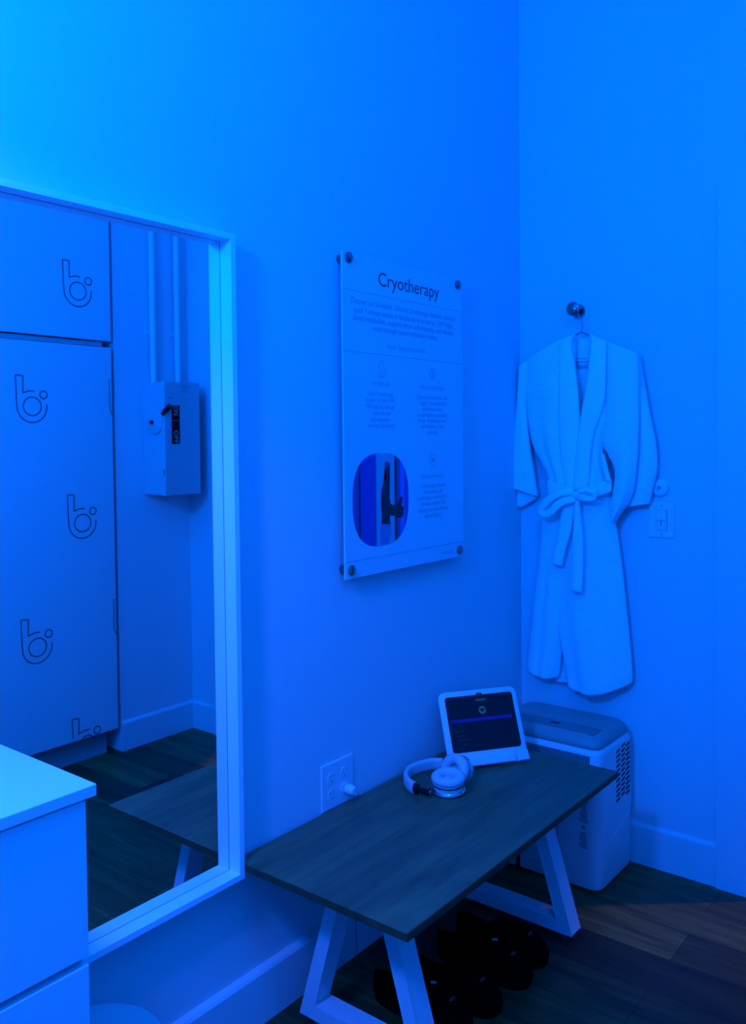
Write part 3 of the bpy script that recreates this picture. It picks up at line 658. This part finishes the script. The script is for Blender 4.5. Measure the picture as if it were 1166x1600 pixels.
loft(bm, [[Q(a, b, c_) for a, b in ((tw-.044+i, 0+i), (tw-.001-i, 0+i), (tw-.004-i, .034-i), (tw-.040+i, .034-i))] for c_, i in ((-.003, 0), (.010, .001), (.014, .004))]); obj('corner_block', bm, 'cover', tb)
bm = BM(); g0 = Q(.05, .12, -.0115); g1 = Q(tw-.05, .12, -.0115); f0 = Vector((g0.x, g0.y, .461))+bk*.045; f1 = Vector((g1.x, g1.y, .461))+bk*.045
prism(bm, [g0, g1, f1, f0], bk*-.004); obj('kickstand', bm, 'cover', tb)

# ------------------------------------------------------------------ headphones on the bench
hp = thing('headphones', (.15, -.78, .46), 'white over-ear headphones with chrome trim lying on the bench before the tablet', 'headphones')
zc = .482
pp = [(693, 1194), (678, 1193.5), (664, 1196), (650, 1200), (640, 1205.5), (635, 1213), (636, 1221), (642, 1228), (648, 1231)]
P_ = [onz(a, b, zc) for a, b in pp]; Qs = []
for i in range(len(P_)-1):
    for k in range(5): Qs.append(cr(P_[max(i-1, 0)], P_[i], P_[i+1], P_[min(i+2, len(P_)-1)], k/5))
Qs.append(P_[-1])
bm = BM(); rings = []
for i, p in enumerate(Qs):
    t = (Qs[min(i+1, len(Qs)-1)]-Qs[max(i-1, 0)]).normalized(); s = t.cross(Vector((0, 0, 1))).normalized()
    hw, hh = .0085, .0185
    rings.append([p+s*hw*abs(math.cos(a))**.7*(1 if math.cos(a) > 0 else -1)+Vector((0, 0, 1))*hh*abs(math.sin(a))**.8*(1 if math.sin(a) > 0 else -1) for a in [2*PI*k/18 for k in range(18)]])
loft(bm, rings); obj('headband', bm, 'cushion', hp, smooth='all')
e = Qs[-1]; t = (Qs[-1]-Qs[-4]).normalized(); f = onz(667, 1238, zc-.002)
bm = BM(); d = (f-e).normalized(); tube(bm, [e-d*.001, e+d*.014], .0165, 12, flat=.55, ref=(0, 0, 1)); tube(bm, [e+d*.012, f+d*.006], .0105, 10, flat=.4, ref=(0, 0, 1)); obj('slider', bm, 'black', hp)
g = Qs[0]; q = onz(703, 1193, zc+.012); bm = BM(); d2 = (q-g).normalized(); tube(bm, [g-d2*.001, g+d2*.010], .0175, 12, flat=.55, ref=(0, 0, 1)); tube(bm, [g+d2*.008, q], .010, 10, flat=.5, ref=(0, 0, 1)); obj('slider', bm, 'black', hp)
def cup(c, ax, xd, r=.043, sx=1.15):
    ax = Vector(ax).normalized()
    def L_(prof, m, name, par, sm=True): bm = BM(); lathe(bm, prof, c, ax, 44, sx, xd); return obj(name, bm, m, par, smooth=sm)
    k = L_([(r*.70, -.034), (r*.80, -.033), (r*.84, -.028), (r*.86, -.022), (r*.92, -.012), (r*.93, -.006)], 'plastic', 'ear_cup', hp)
    L_([(r*.86, -.0245), (r*.885, -.0245), (r*.885, -.0205), (r*.86, -.0205)], 'chrome', 'chrome_ring', k)
    L_([(r*.93, -.006), (r*.96, -.006), (r*.96, -.001), (r*.93, -.001)], 'dchrome', 'trim_ring', k)
    prof = [(r*.95, -.001)]+[(r*.68+r*.33*math.cos(a), .011+.013*math.sin(a)) for a in [math.radians(x) for x in range(-50, 200, 12)]]+[(r*.34, .004), (r*.05, .002)]
    L_(prof, 'cushion', 'ear_cushion', hp)
    return ax
view = (CAM-Vector((.2, -.85, .5))).normalized(); sidev = Vector((-view.y, view.x, 0)).normalized()
c1 = onz(700.5, 1220, .499)
a1 = Vector((0, 0, 1))+Vector((view.x, view.y, 0))*.22
cup(c1, a1, (rt.x, rt.y, 0))
c2 = onz(714, 1211, .508)
a2 = Vector((view.x, view.y, 0)).normalized()*.72 - rt*.62 + Vector((0, 0, .30))
c2 = c2 - Vector((view.x, view.y, 0)).normalized()*.04
cup(c2, a2, (rt.x, rt.y, .15), r=.0465, sx=1.06)
# chrome yoke at the near cup
bm = BM(); pts = []
for a in range(-60, 200, 12):
    t = math.radians(a); ax = a1.normalized(); x = (Vector((rt.x, rt.y, 0))-ax*Vector((rt.x, rt.y, 0)).dot(ax)).normalized(); y = ax.cross(x)
    pts.append(c1+x*math.cos(t+PI)*.047-y*abs(math.sin(t+PI))*0-y*math.sin(t)*.041-ax*.026)
tube(bm, pts, .0035, 8); obj('yoke', bm, 'chrome', hp, smooth=True)
bm = BM(); tube(bm, [f-Vector((0, 0, 0)), c1-Vector(rt)*.046-Vector((0, 0, .020))], .007, 10); obj('hinge', bm, 'dchrome', hp, smooth=True)

# ------------------------------------------------------------------ slippers under the bench
def slipper(label):
    s = thing('slipper', (0, 0, 0), label, 'slipper', 'black slippers under the bench')
    Lg = .29
    def hw(t): return .047*(.86+.14*math.sin(PI*(t-.1)))*(1-abs(2*t-1)**5.5)**.45*(1.06 if t > .5 else .93)
    def outline(z, k=1): 
        out = []
        for i in range(33): t = i/32; t = .5-.5*math.cos(PI*t); out.append(Vector((-Lg+Lg*t*1.0, -hw(t)*k, z)))
        for i in range(31, 0, -1): t = i/32; t = .5-.5*math.cos(PI*t); out.append(Vector((-Lg+Lg*t, hw(t)*k, z)))
        return out
    bm = BM(); loft(bm, [[Vector((-Lg/2+(p.x+Lg/2)*k, p.y*k, z)) for p in outline(0)] for z, k in ((0, .97), (.006, 1.0), (.022, 1.0), (.026, .98))]); obj('sole', bm, 'rubber', s, smooth=True)
    # upper: closed toe, low collar around the heel
    bm = BM(); rings = []
    for i in range(26):
        t = .5-.5*math.cos(PI*(i+.6)/26.6); x = -Lg+Lg*t; b = hw(t)*.99
        top = .040+.045*math.exp(-((t-.52)/.20)**2) if t > .30 else .058+.010*math.cos(PI*t/.30)
        if t > .62: top = .024+(.060)*max(0, 1-((t-.55)/.45)**2.4)**.6
        ring = []
        for k in range(15):
            a = PI*k/14; ring.append(Vector((x, -b*abs(math.cos(a))**.75*(1 if math.cos(a) > 0 else -1), .022+(top-.022)*math.sin(a)**.8)))
        rings.append(ring)
    R = [[bm.verts.new(p) for p in r] for r in rings]
    for i, (A, B) in enumerate(zip(R, R[1:])):
        for k in range(14):
            if i < 12 and i > 0 and 4 <= k <= 9: continue      # foot opening
            bm.faces.new((A[k], A[k+1], B[k+1], B[k]))
    bm.faces.new(R[-1]); bm.faces.new(R[0][::-1])
    obj('upper', bm, 'felt', s, smooth='all', solid=.006)
    bm = BM(); text_mesh(bm, 'UGN', (-.052, 0, .0765), (0, -1, 0), (1, 0, 0), .020, .012); ox = obj('toe_tag', bm, 'tag', s)
    return s
def place(s, x, y, rz): s.location = (x, y, 0); s.rotation_euler = (0, 0, rz)
def dup(o, label):
    r = o.copy(); COL.objects.link(r); r['label'] = label
    for ch in list(o.children):
        c_ = ch.copy(); COL.objects.link(c_); c_.parent = r
    return r
s1 = slipper('black felt slipper under the bench, the one farthest from the mirror')
lb = ['black felt slipper under the bench, second from the far leg', 'black felt slipper under the bench, second from the near leg', 'black felt slipper under the bench, directly behind the near leg']
ss = [s1]+[dup(s1, l) for l in lb]
for s in (ss[1], ss[3]):
    bm = BM(); lathe(bm, [(.010, 0), (.010, .001)], (-.115, .012, .089), (-.25, 0, 1), n=16, sx=.55); ch = obj('side_label', bm, 'reflect', ss[0]); ch.parent = s; ch['label'] = 'small silvery label'
for s, (x, y, r) in zip(ss, ((.482, -.740, .04), (.492, -.855, .05), (.484, -1.006, .03), (.464, -1.120, .04))): place(s, x, y, r)

# ------------------------------------------------------------------ dresser and bin at the left
dr = thing('dresser', (.26, -2.6, 0), 'white drawer dresser with square overhanging top in front of the mirror', 'dresser')
DX = .485; ye = -2.205
obj('carcass', bx((.022, -3.0, .0), (DX-.020, ye-.001, .976)), 'rail', dr)
obj('top', bx((.052, -3.01, .978), (.495, -2.193, .996), .0015), 'white', dr)
zt = .972
for k in range(4):
    zb = zt-.234; zb = max(zb, .04); obj('drawer_front', bx((DX-.018, -2.999, zb), (DX, ye, zt), .0015), 'white', dr); zt = zb-.0115
bi = thing('waste_bin', (.178, -2.006, 0), 'round pale waste bin on the floor between the dresser and bench', 'bin')
bm = BM(); lathe(bm, [(.100, 0), (.104, .005), (.126, .335), (.126, .340)], (.180, -2.005, 0), n=56); obj('body', bm, 'bin', bi, smooth=True)
bm = BM(); lathe(bm, [(.126, .340), (.1315, .342), (.1325, .347), (.130, .350), (.127, .3495), (.10, .3500), (.0, .351)][:6], (.180, -2.005, 0), n=56); obj('lid', bm, 'bin', bi, smooth=True)

# power strip wire and small things are hidden; tidy helper properties
for o in bpy.data.objects:
    if 'wl' in o: del o['wl']
